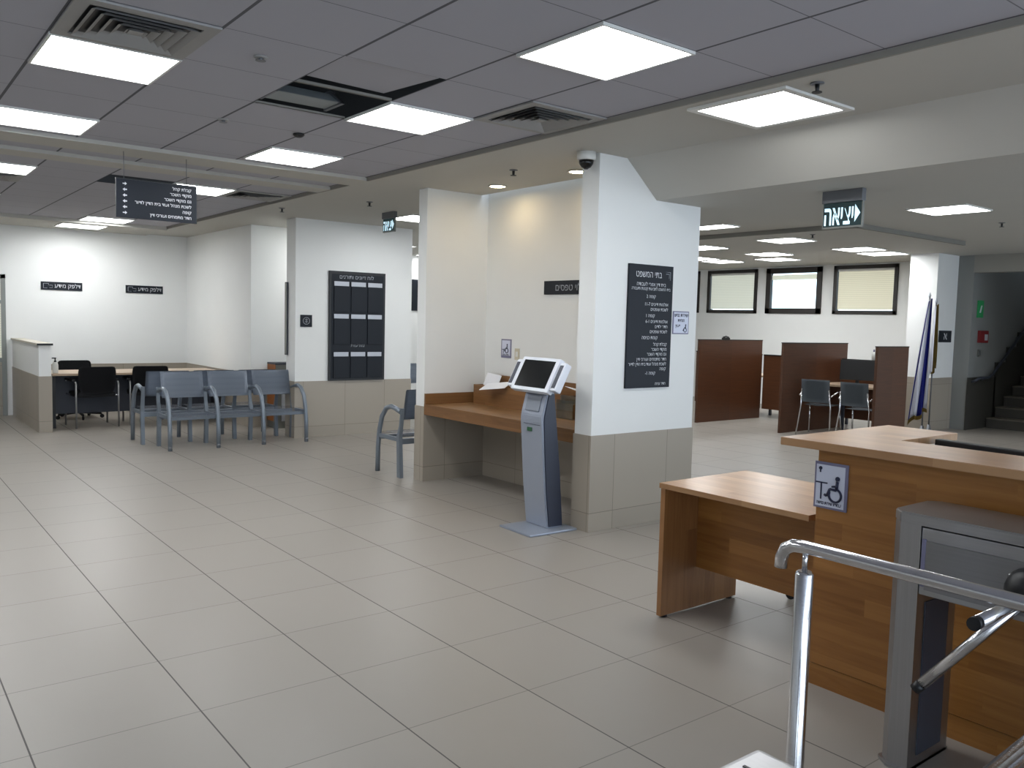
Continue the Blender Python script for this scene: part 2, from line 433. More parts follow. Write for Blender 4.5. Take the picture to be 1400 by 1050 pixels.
# half-height partition
wall('wall_partition', 1.88, 2.02, 12.25, 14.5, 0, 1.13); wains(1.88, 2.02, 12.25, 14.49, .73)
struct('trim_7', MB().box(1.86, 2.04, 12.23, 14.49, 1.13, 1.155, .004), 'cap_stone')
struct('trim_9', MB().box(1.858, 2.042, 12.222, 12.23, 1.128, 1.154), 'sign_edge')
# window wall with four openings
WINS = [(12.42, 13.72), (10.885, 12.19), (9.388, 10.665), (7.857, 9.134)]
WZ0, WZ1 = 1.885, 2.81
ww = MB().box(15, 15.2, 6.9, 14.6, 0, WZ0).box(15, 15.2, 6.9, 14.6, WZ1, 2.92)
edges = [14.6] + [e for a, b in WINS for e in (b, a)] + [6.9]
for k in range(0, len(edges), 2): ww.box(15, 15.2, edges[k+1], edges[k], WZ0, WZ1)
struct('wall_right', ww, 'wall_paint')
for k, (a, b) in enumerate(WINS):
    wfr = .07 if k != 2 else .11
    fr = struct('window_%d' % (k+1), MB().box(14.97, 15.06, a, b, WZ0, WZ0+wfr, .006).box(14.97, 15.06, a, b, WZ1-wfr, WZ1, .006)
                .box(14.97, 15.06, a, a+wfr, WZ0, WZ1, .006).box(14.97, 15.06, b-wfr, b, WZ0, WZ1, .006), 'window_frame')
    MB().box(15.03, 15.036, a+wfr, b-wfr, WZ0+wfr, WZ1-wfr).build('window_pane', 'glass', fr)
    if k != 2:
        MB().box(15.012, 15.016, a+wfr+.015, b-wfr-.015, WZ0+wfr+.02, WZ1-wfr-.03).build('blind', 'blind_cream' if k == 3 else 'blind_grey', fr)
        MB().box(15.0, 15.03, a+wfr+.01, b-wfr-.01, WZ1-wfr-.04, WZ1-wfr).build('headrail', 'white_plastic', fr)
    else:
        MB().box(15.012, 15.03, a+wfr+.01, b-wfr-.01, WZ1-wfr-.13, WZ1-wfr-.03, .006).build('blind', 'blind_cream', fr)
# column and stair recess at the right
wall('wall_stair_column', 13.62, 14.32, 6.5, 6.95); wains(13.62, 14.32, 6.5, 6.95, .85)
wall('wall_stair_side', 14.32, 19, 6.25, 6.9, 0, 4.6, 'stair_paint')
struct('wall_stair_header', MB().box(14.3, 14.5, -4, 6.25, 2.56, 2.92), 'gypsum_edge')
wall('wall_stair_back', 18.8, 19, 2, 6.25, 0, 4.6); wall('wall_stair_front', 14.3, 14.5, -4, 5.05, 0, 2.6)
wall('wall_stair_right', 14.5, 19, 4.9, 5.05, 0, 4.6)  # unseen stair walls drawn in close to keep the recess dark
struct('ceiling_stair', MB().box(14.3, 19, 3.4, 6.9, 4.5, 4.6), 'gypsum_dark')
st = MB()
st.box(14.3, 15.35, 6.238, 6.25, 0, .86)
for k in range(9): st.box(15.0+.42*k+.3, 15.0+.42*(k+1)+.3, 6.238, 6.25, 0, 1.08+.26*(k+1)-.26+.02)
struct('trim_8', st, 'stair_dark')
o = thing('staircase', 'dim stone staircase rising inside the recess at the far right', 'stairs', (15.05, 5.64, 0))
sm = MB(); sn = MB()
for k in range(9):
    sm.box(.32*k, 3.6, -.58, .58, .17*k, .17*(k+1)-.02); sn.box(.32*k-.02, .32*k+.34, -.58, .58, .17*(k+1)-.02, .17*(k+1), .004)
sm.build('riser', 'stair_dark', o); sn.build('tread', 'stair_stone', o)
o = thing('wall_handrail', 'dark metal handrail climbing the stair wall', 'handrail', (14.6, 6.2, .85))
MB().tube([(-.15, .04, -.06), (-.15, -.03, -.03), (-.05, -.03, 0), (.3, -.03, 0), (.45, -.03, .05), (2.6, -.03, 1.45)], .024, 10).build('rail', 'dark_panel', o)
MB().tube([(.2, -.03, 0), (.2, .05, -.06)], .01, 8).build('bracket', 'grey_metal', o)
MB().tube([(1.5, -.03, .73), (1.5, .05, .66)], .01, 8).build('bracket', 'grey_metal', o)
# far-left glazed door, only its frame edge shows
dd = struct('door_1', MB().box(1.74, 1.8, 14.46, 14.5, 0, 2.09).box(.85, .91, 14.46, 14.5, 0, 2.09).box(.85, 1.8, 14.46, 14.5, 2.03, 2.09)
            .box(.91, 1.74, 14.46, 14.5, 1.66, 1.71).box(.91, 1.74, 14.46, 14.5, .8, .86), 'alu_grey')
MB().box(.91, 1.74, 14.475, 14.485, 1.71, 2.03).box(.91, 1.74, 14.475, 14.485, .86, 1.66).build('door_glass', 'blind_grey', dd)
MB().box(.91, 1.74, 14.47, 14.485, 0, .8).build('door_panel', 'wall_tile', dd)

# ------------------------------------------------------------------ ceiling fittings
proto_light = None
def led(x, y, label, z=ZT, group=None, surface=False, sx=.6, sy=.6):
    """square LED panel whose underside sits just below z"""
    o = thing('ceiling_light', label, 'ceiling light', (x, y, z), 0, group or 'square LED ceiling panels')
    w, h = sx/2, sy/2; f = .014; lip = .03 if surface else 0
    a, b = w+lip, h+lip
    MB().box(-a, a, -b, -h+f, -.016, -.001, .002).box(-a, a, h-f, b, -.016, -.001, .002).box(-a, -w+f, -h+f, h-f, -.016, -.001, .002).box(w-f, a, -h+f, h-f, -.016, -.001, .002).build('frame', 'white_plastic', o)
    MB().box(-w+f, w-f, -h+f, h-f, -.008, -.002).build('diffuser', 'led', o)
    return o
def cell(i, j): return LX+.6*i+.3, LY+.6*j+.3
L = [(-1, 2, 'square LED panel beside the large slatted air vent, upper left'),
     (-1, 5, 'LED panel cut by the photo\'s left edge, in the nearer tiled ceiling'),
     (2, -1, 'largest bright LED panel, top centre, surrounded by plain tiles'),
     (2, 2, 'square LED panel touching the dark open ceiling tile'),
     (2, 5, 'LED panel against the bulkhead, behind the black detector'),
     (-1, 9, 'LED panel at the photo\'s left edge beyond the bulkhead, beside a vent'),
     (2, 9, 'LED panel half covered by the hanging directory sign'),
     (2, 16, 'slim far LED panel directly behind the bright one over the far-left desk')]
for i, j, lab in L:
    x, y = cell(i, j)
    if (i, j) == (2, 16): y = 12.95
    led(x, y, lab)
for i, j in ((-4, 2), (-4, 5), (-1, 13), (-1, 16)):  # panels out of view, added to brighten the hall and far wall
    x, y = cell(i, j); led(x, y, 'square LED panel in the tiled ceiling outside the photo', group='LED panels outside the photo')
led(2.67, 13.68, 'bright LED panel nearest the far-left wall, above the small black wall signs', ZC-.02)
led(4.17, 3.0, 'LED panel with a doubled white frame in the plaster beside the slanted beam', ZC, surface=True)
R = [(8.85, 4.15, 'LED panel beside the hanging exit sign, upper right'),
     (10.5, 7.18, 'middle LED panel straight above the clear bright window'),
     (8.42, 6.92, 'LED panel half hidden by the central pillar, nearest on its right'),
     (12.3, 7.1, 'small LED panel just left of the one above the cream blind window'),
     (13.18, 7.2, 'wide LED panel directly above the cream blind window'),
     (12.3, 8.72, 'thin far LED panel above the brighter one over the clear window'),
     (13.3, 9.25, 'far LED panel closest to the top of the clear window'),
     (13.2, 10.4, 'far LED panel closest above the grey blind window'),
     (10.72, 8.85, 'LED panel whose tip shows at the pillar edge, second one down'),
     (12.4, 10.35, 'tiny LED panel sliver lowest beside the pillar edge'),
     (11.75, 4.12, 'LED panel cut by the right edge of the photo')]
for x, y, lab in R: led(x, y, lab, ZC, 'LED panels in the right hall')
for x, y in ((8.85, 1.0),): led(x, y, 'square LED panel in the plaster ceiling outside the photo', ZC, 'LED panels outside the photo')  # extra panel out of view, added to light the right side
led(5.62, 9.12, 'LED panel glimpsed past the small exit sign by the nook', ZC, 'LED panels in the passage')
led(9.0, 14.0, 'small round-looking LED panel at the end of the passage gap', ZC-.0, 'LED panels in the passage')
for x, y in ((7.4, 9.0), (7.4, 12.9), (5.6, 11.1)): led(x, y, 'LED panel over the passage hidden behind the column', ZC, 'LED panels out of sight over the passage')

for x, y, lab in ((4.766, 6.38, 'round warm downlight deeper in the nook ceiling'), (4.771, 5.28, 'round warm downlight under the dome camera by the pillar')):
    o = thing('downlight', lab, 'downlight', (x, y, ZC), 0, 'round downlights in the nook')
    MB().lathe([(.085, -.001), (.088, -.008), (.078, -.012), (.07, -.006), (.07, -.001)], 28).build('trim_ring', 'white_plastic', o)
    MB().lathe([(.069, -.004), (.069, -.007)], 28).build('lens', 'led_warm', o)

def vent(i, j, label, z=ZT):
    x, y = cell(i, j)
    o = thing('air_vent', label, 'air vent', (x, y, z), 0, 'square ceiling air vents')
    MB().box(-.297, .297, -.297, -.235, -.012, -.002).box(-.297, .297, .235, .297, -.012, -.002).box(-.297, -.235, -.235, .235, -.012, -.002).box(.235, .297, -.235, .235, -.012, -.002).build('frame', 'vent_white', o)
    MB().box(-.236, .236, -.236, .236, -.004, -.002).build('backing', 'sign_edge', o)
    sl = MB()
    for k in range(5):
        r0 = .225-.045*k; r1 = r0-.026
        A = [(-r0, -r0), (r0, -r0), (r0, r0), (-r0, r0)]; B = [(-r1, -r1), (r1, -r1), (r1, r1), (-r1, r1)]
        for q in range(4):
            a, b = A[q], A[(q+1) % 4]; c, d_ = B[(q+1) % 4], B[q]
            sl.quad((*a, -.022), (*b, -.022), (*c, -.004), (*d_, -.004))
    sl.box(-.03, .03, -.03, .03, -.02, -.012)
    sl.build('louver', 'vent_white', o)
vent(-1, 1, 'large slatted air vent at the top left corner of the photo')
vent(3, 1, 'slatted air vent above the nook, by the tiled ceiling edge')
vent(3, 9, 'dark narrow air vent right of the hanging directory sign')
vent(-1, 10, 'air vent at the left edge beyond the bulkhead')
def sprinkler(x, y, label, z, small=False, dark=True):
    o = thing('sprinkler_head', label, 'sprinkler', (x, y, z), 0, 'ceiling sprinklers')
    MB().lathe([(.035, -.0005), (.035, -.006), (.012, -.01)], 18).build('escutcheon', 'grey_metal' if dark else 'vent_white', o)
    k = 1. if dark else .45
    MB().lathe([(.012, -.008), (.010, -.04*k), (.006, -.045*k)], 12).lathe([(.026, -.045*k), (.026, -.049*k)], 14).build('nozzle', 'black_plastic' if dark else 'grey_metal', o)
sprinkler(1.97, 5.68, 'pale sprinkler head on the joint of the nearer tiled ceiling', ZT, dark=False)
sprinkler(1.64, 4.19, 'faint flat sprinkler in the tile left of the dark opening', ZT, dark=False)
sprinkler(3.92, 2.54, 'black sprinkler next to the doubled-frame LED panel', ZC)
sprinkler(4.36, 5.62, 'dark sprinkler between the two round downlights', ZC)
sprinkler(4.46, 8.28, 'small dark sprinkler left of the small exit sign', ZC)
sprinkler(10.3, 4.23, 'dark sprinkler near the photo\'s right edge beyond the exit sign', ZC)
sprinkler(10.1, 6.5, 'tiny dark sprinkler beside the LED panel above the clear window', ZC)
sprinkler(4.0, 9.55, 'tiny dark sprinkler in the plaster left of the notice-board column', ZC)
for x, y, lab in ((2.525, 5.74, 'black ceiling detector in front of the LED panel by the bulkhead'), (2.9, 12.2, 'small black ceiling detector in the far-left tiled ceiling')):
    o = thing('ceiling_detector', lab, 'detector', (x, y, ZT), 0, 'black ceiling detectors')
    MB().lathe([(.04, -.0005), (.04, -.01), (.03, -.02), (.018, -.026)], 20).build('housing', 'black_plastic', o)
    MB().lathe([(.012, -.026), (.008, -.03)], 12).build('lens', 'grey_metal', o)
# dome camera
o = thing('dome_camera', 'white dome security camera with black eye beside the pillar top', 'security camera', (4.29, 4.66, ZC))
MB().lathe([(.07, -.0005), (.07, -.05), (.062, -.06)], 24).build('housing', 'white_plastic', o)
MB().lathe([(.055, -.06), (.052, -.085), (.035, -.11), (.012, -.122)], 24).build('dome', 'screen', o)
MB().lathe([(.014, -.112), (.014, -.124)], 12).build('lens', 'grey_metal', o)

# ------------------------------------------------------------------ hanging signs
o = thing('hanging_directory', 'dark hanging directory sign with six arrows on thin cords', 'hanging sign', (1.965, 7.2, 2.475))
MB().box(-.31, .31, -.01, .01, -.15, .15, .002).build('panel', 'sign_black', o)
MB().box(-.312, .312, -.011, .011, .15, .156).build('top_edge', 'sign_edge', o)
rows = ['קבלת קהל', 'מוקדי השכר', 'גם מוקדי השכר', 'לשכת מנהל ועוד בית הדין לדיור', 'קופה', 'חדר מתמחים ועורכי דין']
szs = [.36, .40, .58, .94, .17, .80]
lettering(o, [(t, .265, .103-.045*k, .034, dict(align='RIGHT', maxw=.49*s_, bold=.0006)) for k, (t, s_) in enumerate(zip(rows, szs))], -.0125)
ar = MB()
for k in range(6):
    z = .115-.045*k
    if k in (0, 5): ar.prism([(-.262, z-.004), (-.245, z-.004), (-.245, z-.013), (-.23, z), (-.245, z+.013), (-.245, z+.004), (-.262, z+.004)], -.0125, -.0105, 'XZ')
    else: ar.prism([(-.262, z), (-.246, z-.013), (-.246, z-.005), (-.23, z-.005), (-.23, z+.005), (-.246, z+.005), (-.246, z+.013)], -.0125, -.0105, 'XZ')
ar.build('arrow', 'letters', o)
for sx in (-.25, .23): MB().tube([(sx, 0, .15), (sx, 0, ZC-2.475)], .0025, 6).build('cord', 'grey_metal', o)

def exit_sign(label, loc, k=1., arrow=True):
    """double letters facing -X; hangs from the ceiling"""
    o = thing('exit_sign', label, 'exit sign', loc, FACE_X, 'hanging exit signs')
    w, h = .152*k, .25*k
    MB().box(-w, w, -.025, .025, -.085*k, 0, .003).build('housing', 'grey_metal', o)
    MB().box(-w+.006, w-.006, -.008, .008, -h, -.085*k, .001).build('panel', 'exit_green', o)
    MB().box(-w, w, -.01, .01, -h-.012*k, -h).box(-w, -w+.007*k, -.01, .01, -h, -.085*k).box(w-.007*k, w, -.01, .01, -h, -.085*k).build('frame', 'alu_grey', o)
    mb = MB(); text_bm(mb.bm, 'יציאה', .085*k, -.235*k, .19*k, align='RIGHT', maxw=.222*k, bold=.004)
    mb.build('lettering', 'exit_text', o, (0, -.0092, 0))
    MB().prism([(.095*k, -.225*k), (.095*k, -.105*k), (.135*k, -.165*k)], -.0105, -.0085, 'XZ').build('arrow', 'exit_text', o)
    return o
exit_sign('large lit green exit sign hanging under the beam at the upper right', (5.5, 3.31, 2.56))
exit_sign('small lit exit sign hanging left of the nook wall', (5.055, 8.89, ZC), .9)

# ------------------------------------------------------------------ wall signs
o = plate('directory_board', 'tall dark directory board with white lettering on the central pillar', 'sign board', (4.955, 4.605, 1.572), .5, .965, .02)
W = .25
lines = [('בתי המשפט', -.03, .385, .07, dict(maxw=.29)), ('בית דין אזורי לעבודה', 0, .318, .04, dict(maxw=.40)), ('בית המשפט לתביעות קטנות ותעבורה', 0, .285, .034, dict(maxw=.44)),
         ('קומה 2', 0, .225, .036), ('אולמות דיונים 7-11', .2, .165, .036, dict(align='RIGHT', maxw=.27)), ('לשכת שופטים', .2, .125, .036, dict(align='RIGHT', maxw=.2)),
         ('קומה 1', 0, .075, .036), ('אולמות דיונים 1-6', .2, .03, .036, dict(align='RIGHT', maxw=.27)), ('חדר ילדים', .2, -.01, .036, dict(align='RIGHT', maxw=.15)), ('לשכת שופטים', .2, -.05, .036, dict(align='RIGHT', maxw=.2)),
         ('קומת כניסה', 0, -.098, .038, dict(maxw=.18)), ('קבלת קהל', .2, -.15, .036, dict(align='RIGHT')), ('מוקדי השכר', .2, -.19, .036, dict(align='RIGHT')), ('גם מוקדי השכר', .2, -.228, .036, dict(align='RIGHT')),
         ('חדר מתמחים ועורכי דין', .2, -.268, .036, dict(align='RIGHT', maxw=.35)), ('לשכת מנהל ועוד בית הדין לדיור', .2, -.306, .036, dict(align='RIGHT', maxw=.43)), ('קופה', .2, -.345, .036, dict(align='RIGHT')),
         ('קומה 1-', .02, -.378, .036), ('חדר גניזה', .2, -.462, .032, dict(align='RIGHT', maxw=.15))]
lettering(o, lines, -.0215, 'letters')
MB().tube([(.215, -.021, .37), (.215, -.021, .435), (.15, -.021, .435), (.15, -.021, .37), (.215, -.021, .37)], .003, 6).tube([(.2, -.021, .385), (.2, -.021, .42), (.165, -.021, .42)], .003, 6).build('logo', 'letters_dim', o)

o = plate('notice_board', 'large black notice board with nine document pockets on the column', 'notice board', (5.385, 10.318, 1.467), .835, 1.455, .03, mat='sign_edge')
MB().box(-.385, .385, -.034, -.03, -.7, .69).build('backing', 'board_panel', o)
lettering(o, [('לוח דיונים ותורנים', -.02, .63, .07, dict(maxw=.52)), ('מודעות', 0, -.275, .07, dict(maxw=.24))], -.0355, 'letters_dim')
for z0, z1 in ((.59, .19), (.16, -.24), (-.345, -.69)):
    for k in range(3):
        x = -.25+.25*k
        p = MB().box(x-.105, x+.105, -.046, -.034, z1, z0, .002).build('pocket', 'board_panel', o)
        MB().box(x-.108, x+.108, -.05, -.0465, z0-.058, z0, .001).build('title_strip', 'strip_grey', p)

o = plate('wall_sign', 'small square black sign with a round symbol left of the notice board', 'wall sign', (4.655, 10.318, 1.527), .16, .155, .012)
MB().tube([(.045*math.cos(a), -.0135, .045*math.sin(a)) for a in [2*PI*k/20 for k in range(21)]], .004, 6).tube([(-.02, -.0135, .015), (.02, -.0135, .015)], .004, 6).tube([(-.02, -.0135, -.012), (.02, -.0135, -.012)], .004, 6).tube([(0, -.0135, .03), (0, -.0135, -.03)], .004, 6).build('symbol', 'letters_dim', o)
for x, lab in ((2.552, 'small black lettered sign on the far wall, directly over the half-height partition side'), (3.75, 'small black lettered sign on the far wall nearer the room corner')):
    o = plate('wall_sign', lab, 'wall sign', (x, 14.5, 1.95), .57, .125, .012)
    lettering(o, [('דלפק מידע', .26, -.025, .085, dict(align='RIGHT', maxw=.36))], -.0135, 'letters')
    MB().tube([(-.25, -.0135, .035), (-.25, -.0135, -.035), (-.2, -.0135, -.035)], .004, 6).tube([(-.25, -.0135, .035), (-.18, -.0135, .035), (-.18, -.0135, .01)], .004, 6).tube([(-.17, -.0135, -.03), (-.13, -.0135, -.03), (-.13, -.0135, .01), (-.17, -.0135, .01)], .004, 6).build('logo', 'letters_dim', o)
o = plate('wall_sign', 'dark sign on the nook back wall, cut off by the pillar', 'wall sign', (5.1, 5.69, 1.905), .72, .125, .014, FACE_X)
lettering(o, [('מילוי טפסים', .22, -.028, .085, dict(align='RIGHT', maxw=.45))], -.0155, 'letters_dim')
o = plate('accessibility_sign', 'small wheelchair sign on the nook back wall left of the kiosk screen', 'accessibility sign', (5.1, 6.615, 1.318), .16, .185, .006, FACE_X, 'sign_violet')
MB().box(-.066, .066, -.0075, -.006, -.07, .08).build('face', 'sign_white', o)
m = MB(); wheelchair(m, .012, .0, .09, -.009); m.box(-.06, -.02, -.01, -.0075, -.012, -.006).box(-.042, -.037, -.01, -.0075, -.05, -.01).build('symbol', 'sign_navy', o)
lettering(o, [('עמדה נגישה', 0, -.068, .022, dict(maxw=.12, bold=.0005))], -.0085, 'sign_navy')
o = thing('wall_switch', 'tiny cream wall switch right of the nook wheelchair sign', 'switch', (5.1, 6.44, 1.27), FACE_X)
MB().box(-.035, .035, -.008, 0, -.055, .055, .003).build('plate', 'cream_plastic', o); MB().box(-.016, .016, -.012, -.008, -.025, .025, .002).build('rocker', 'white_plastic', o)
o = plate('accessibility_sign', 'white accessibility notice on the pillar beside the directory board', 'accessibility sign', (5.335, 4.605, 1.61), .195, .185, .006, 0., 'sign_violet')
MB().box(-.088, .088, -.0075, -.006, -.084, .084).build('face', 'sign_white', o)
lettering(o, [('שירות נגיש', 0, .048, .04, dict(maxw=.165, bold=.001)), ('הנחיות', 0, .008, .034, dict(maxw=.08, bold=.001)), ('ייעוץ', -.04, -.035, .032, dict(maxw=.06, bold=.001))], -.0085, 'sign_navy')
m = MB(); wheelchair(m, .05, -.045, .065, -.009); m.build('symbol', 'sign_navy', o)
o = plate('wall_sign', 'dark square stair sign on the column beside the flags', 'wall sign', (13.98, 6.5, 1.52), .42, .19, .012)
MB().prism([(-.06, .05), (-.03, .05), (.06, -.05), (.03, -.05)], -.014, -.012, 'XZ').box(-.05, -.035, -.014, -.012, -.05, .0).box(.03, .045, -.014, -.012, 0, .05).build('symbol', 'letters', o)
o = plate('emergency_sign', 'small green emergency sign high on the stair recess wall', 'emergency sign', (14.6, 6.25, 1.98), .2, .28, .02, 0., 'green_plastic')
MB().prism([(-.05, -.06), (.0, -.06), (.05, .06), (0, .06)], -.022, -.02, 'XZ').build('symbol', 'letters', o)
o = thing('fire_call_point', 'red fire alarm call point on the stair recess wall', 'fire alarm', (14.75, 6.25, 1.53))
MB().box(-.17, .13, -.05, 0, -.1, .1, .008).build('housing', 'red_plastic', o); MB().box(-.02, .09, -.055, -.05, -.06, .04, .003).build('glass', 'strip_grey', o)
o = thing('wall_switch', 'grey wall switch under the red fire call point', 'switch', (14.68, 6.25, 1.26))
MB().box(-.06, .06, -.01, 0, -.06, .06, .004).build('plate', 'alu_grey', o); MB().box(-.02, .02, -.016, -.01, -.03, .03, .002).build('rocker', 'grey_metal', o)
o = plate('wall_sign', 'dark narrow sign glimpsed through the gap beside the notice-board column', 'wall sign', (8.72, 14.5, 2.06), .42, .62, .02)
MB().box(-.17, .17, -.024, -.02, -.27, .27).build('face', 'board_panel', o)
o = plate('wall_sign', 'thin grey plate seen edge-on behind the left corner of the column', 'wall sign', (4.5, 10.56, 1.55), .07, .95, .018, FACE_X, 'dark_panel')
MB().box(-.03, .03, -.021, -.018, -.46, .46).build('face', 'alu_grey', o)

# ------------------------------------------------------------------ form-filling counter in the nook
o = thing('writing_counter', 'wooden wall-to-wall writing counter in the nook', 'counter', (4.376, 5.88, .76))
MB().box(.0, .724, -1.085, 1.085, -.03, 0, .002).build('worktop', 'nook_wood', o)
MB().box(-.004, .026, -1.085, 1.085, -.10, .004, .002).build('front_edge', 'nook_wood_front', o)
MB().box(.0, .724, 1.06, 1.086, .0, .105).build('side_upstand', 'nook_wood_front', o)
MB().box(.70, .722, -1.08, 1.06, 0, .105).build('back_upstand', 'nook_wood_front', o)
o = thing('paper_organizer', 'wooden form organizer along the back of the writing counter', 'organizer', (4.9, 5.88, .76))
MB().box(0, .02, -1.05, 1.0, .0, .19).build('front_board', 'nook_wood_front', o)
MB().box(.165, .185, -1.05, .95, .0, .29).build('back_board', 'nook_wood_front', o)
for y in (-1.05, -.4, .3, .98): MB().box(.02, .165, y, y+.018, 0, .19).build('divider', 'nook_wood_front', o)
def paper(label, loc, rot, w, h):
    p = MB().box(-w/2, w/2, -h/2, h/2, 0, .004); o = p.build('paper_form', 'paper'); o.location = loc; o.rotation_euler = rot
    tag(o, label, 'paper', 'paper forms on the counter')
paper('white form standing in the organizer left of the kiosk', (4.985, 6.68, 1.0), (1.2, .1, -1.45), .2, .13)
paper('white form hanging open over the organizer edge, left of the kiosk', (4.87, 6.47, .963), (-.12, -.25, .5), .2, .27)
paper('white form lying in the organizer right of the kiosk', (4.985, 5.35, .985), (.2, .2, .1), .2, .29)
o = thing('leaflet_holder', 'clear acrylic leaflet holder standing right of the kiosk', 'holder', (4.85, 5.42, .76))
MB().box(-.03, -.026, -.11, .11, 0, .16).box(.02, .024, -.11, .11, 0, .2).box(-.03, .024, -.11, .11, 0, .004).build('shell', 'glass', o)
MB().box(-.02, .012, -.1, .1, .004, .13).build('leaflets', 'nook_wood', o)

# ------------------------------------------------------------------ kiosk
o = thing('information_kiosk', 'grey self-service kiosk with tilted touch screen on a flat base', 'kiosk', (4.14, 4.93, 0), math.radians(-2))
b = MB().box(-.235, .22, -.22, .17, 0, .018, .008).build('base_plate', 'kiosk_grey', o)
prof = [(.0, .018), (-.035, .3), (-.06, .6), (-.078, .84), (-.076, .88), (-.03, 1.06), (.035, 1.06), (.06, .85), (.105, .5), (.15, .018)]
MB().prism(prof, -.125, .145, 'XZ', bev=.006).build('body', 'kiosk_grey', o)
MB().prism([(.012, .03), (-.022, .3), (-.046, .6), (-.062, .84), (-.06, .875), (-.02, 1.05), (.032, 1.05), (.056, .85), (.1, .5), (.144, .03)], -.133, -.125, 'XZ', bev=.002).build('side_panel', 'kiosk_dark', o)
sl = Matrix.Translation((-.053, .01, .97)) @ Matrix.Rotation(math.atan2(.046, .18), 4, 'Y')
MB().box(-.008, .003, -.085, .085, -.06, .06, .002, sl).build('keypad', 'kiosk_pad', o)
MB().box(-.08, -.068, .0, .055, .755, .785, .002).build('card_slot', 'slot_green', o)
MB().box(-.079, -.07, -.1, .1, .81, .813).build('seam', 'kiosk_dark', o)
tilt = Matrix.Translation((-.035, .01, 1.185)) @ Matrix.Rotation(math.atan2(.125, .24), 4, 'Y')
MB().box(-.02, .035, -.228, .228, -.14, .14, .012, tilt).build('screen_head', 'kiosk_white', o)
MB().box(-.0225, -.018, -.19, .19, -.112, .112, .001, tilt).build('screen', 'screen', o)
for s in (1, -1):
    wng = MB().box(-.012, .05, min(s*.234, s*.30), max(s*.234, s*.30), -.115, .115, .012, tilt).build('side_reader', 'kiosk_white', o)
    MB().box(-.016, -.0115, min(s*.248, s*.286), max(s*.248, s*.286), -.095, .09, .002, tilt).build('reader_slot', 'kiosk_dark', wng)
MB().box(.03, .09, -.1, .1, -.13, .06, .01, tilt).build('neck', 'kiosk_dark', o)

# ------------------------------------------------------------------ steel benches
def bench(label, loc, rotz, n=3, group='grey steel waiting benches'):
    """faces local -Y; front feet on y=0, first frame on x=0"""
    o = thing('waiting_bench', label, 'bench', loc, rotz, group)
    p = .556
    for k in range(n+1):
        x = p*k
        pts = [(x, .0, .0), (x, .005, .25), (x, .03, .43), (x, .08, .58), (x, .17, .675), (x, .27, .70), (x, .36, .685), (x, .46, .66)]
        fr = MB().tube(pts, .025, 10).build('arm_frame', 'bench_paint', o)
        MB().lathe([(.024, 0), (.024, .05)], 12, Matrix.Translation((x, .0, 0))).build('foot_cap', 'grey_metal', fr)
        MB().prism([(.43, 0), (.49, 0), (.46, .40), (.475, .52), (.50, .70), (.485, .70), (.455, .52), (.41, .40)], x-.02, x+.02, 'YZ').build('leg', 'bench_paint', o)
        MB().box(x-.015, x+.015, .03, .45, .36, .40, .004).build('crossbar', 'bench_paint', o)
    MB().box(0, p*n, .40, .44, .33, .385, .004).build('rear_beam', 'bench_paint', o)
    MB().box(0, p*n, .05, .085, .345, .385, .004).build('front_beam', 'bench_paint', o)
    for k in range(n):
        x0 = p*k+.03; x1 = p*(k+1)-.03
        g = [[(x, y, z) for x in (x0, x0+.02, (x0+x1)/2, x1-.02, x1)] for y, z in ((.0, .385), (.02, .415), (.1, .43), (.25, .415), (.38, .405), (.43, .42))]
        MB().sheet(g, .008)  .build('seat', 'bench_seat', o)
        g = [[(x, y + (.0 if x in (x0, x1) else -.012), z) for x in (x0, x0+.05, (x0+x1)/2, x1-.05, x1)] for y, z in ((.425, .575), (.44, .60), (.46, .68), (.485, .80), (.50, .87), (.515, .885))]
        MB().sheet(g, .008).build('backrest', 'bench_mesh', o)
    return o
bench('three-seat grey steel bench in front of the far-left desk room', (2.85, 9.98, 0), 0)
bench('rear grey steel bench standing back to back behind the front one', (4.39, 11.1, 0), PI)
bench('grey steel bench backed against the nook wall, one seat showing', (4.285+.556*2, 7.71, 0), PI, 2)
bench('grey steel bench glimpsed in the gap beside the notice-board column', (6.0, 11.02, 0), 0, 2)

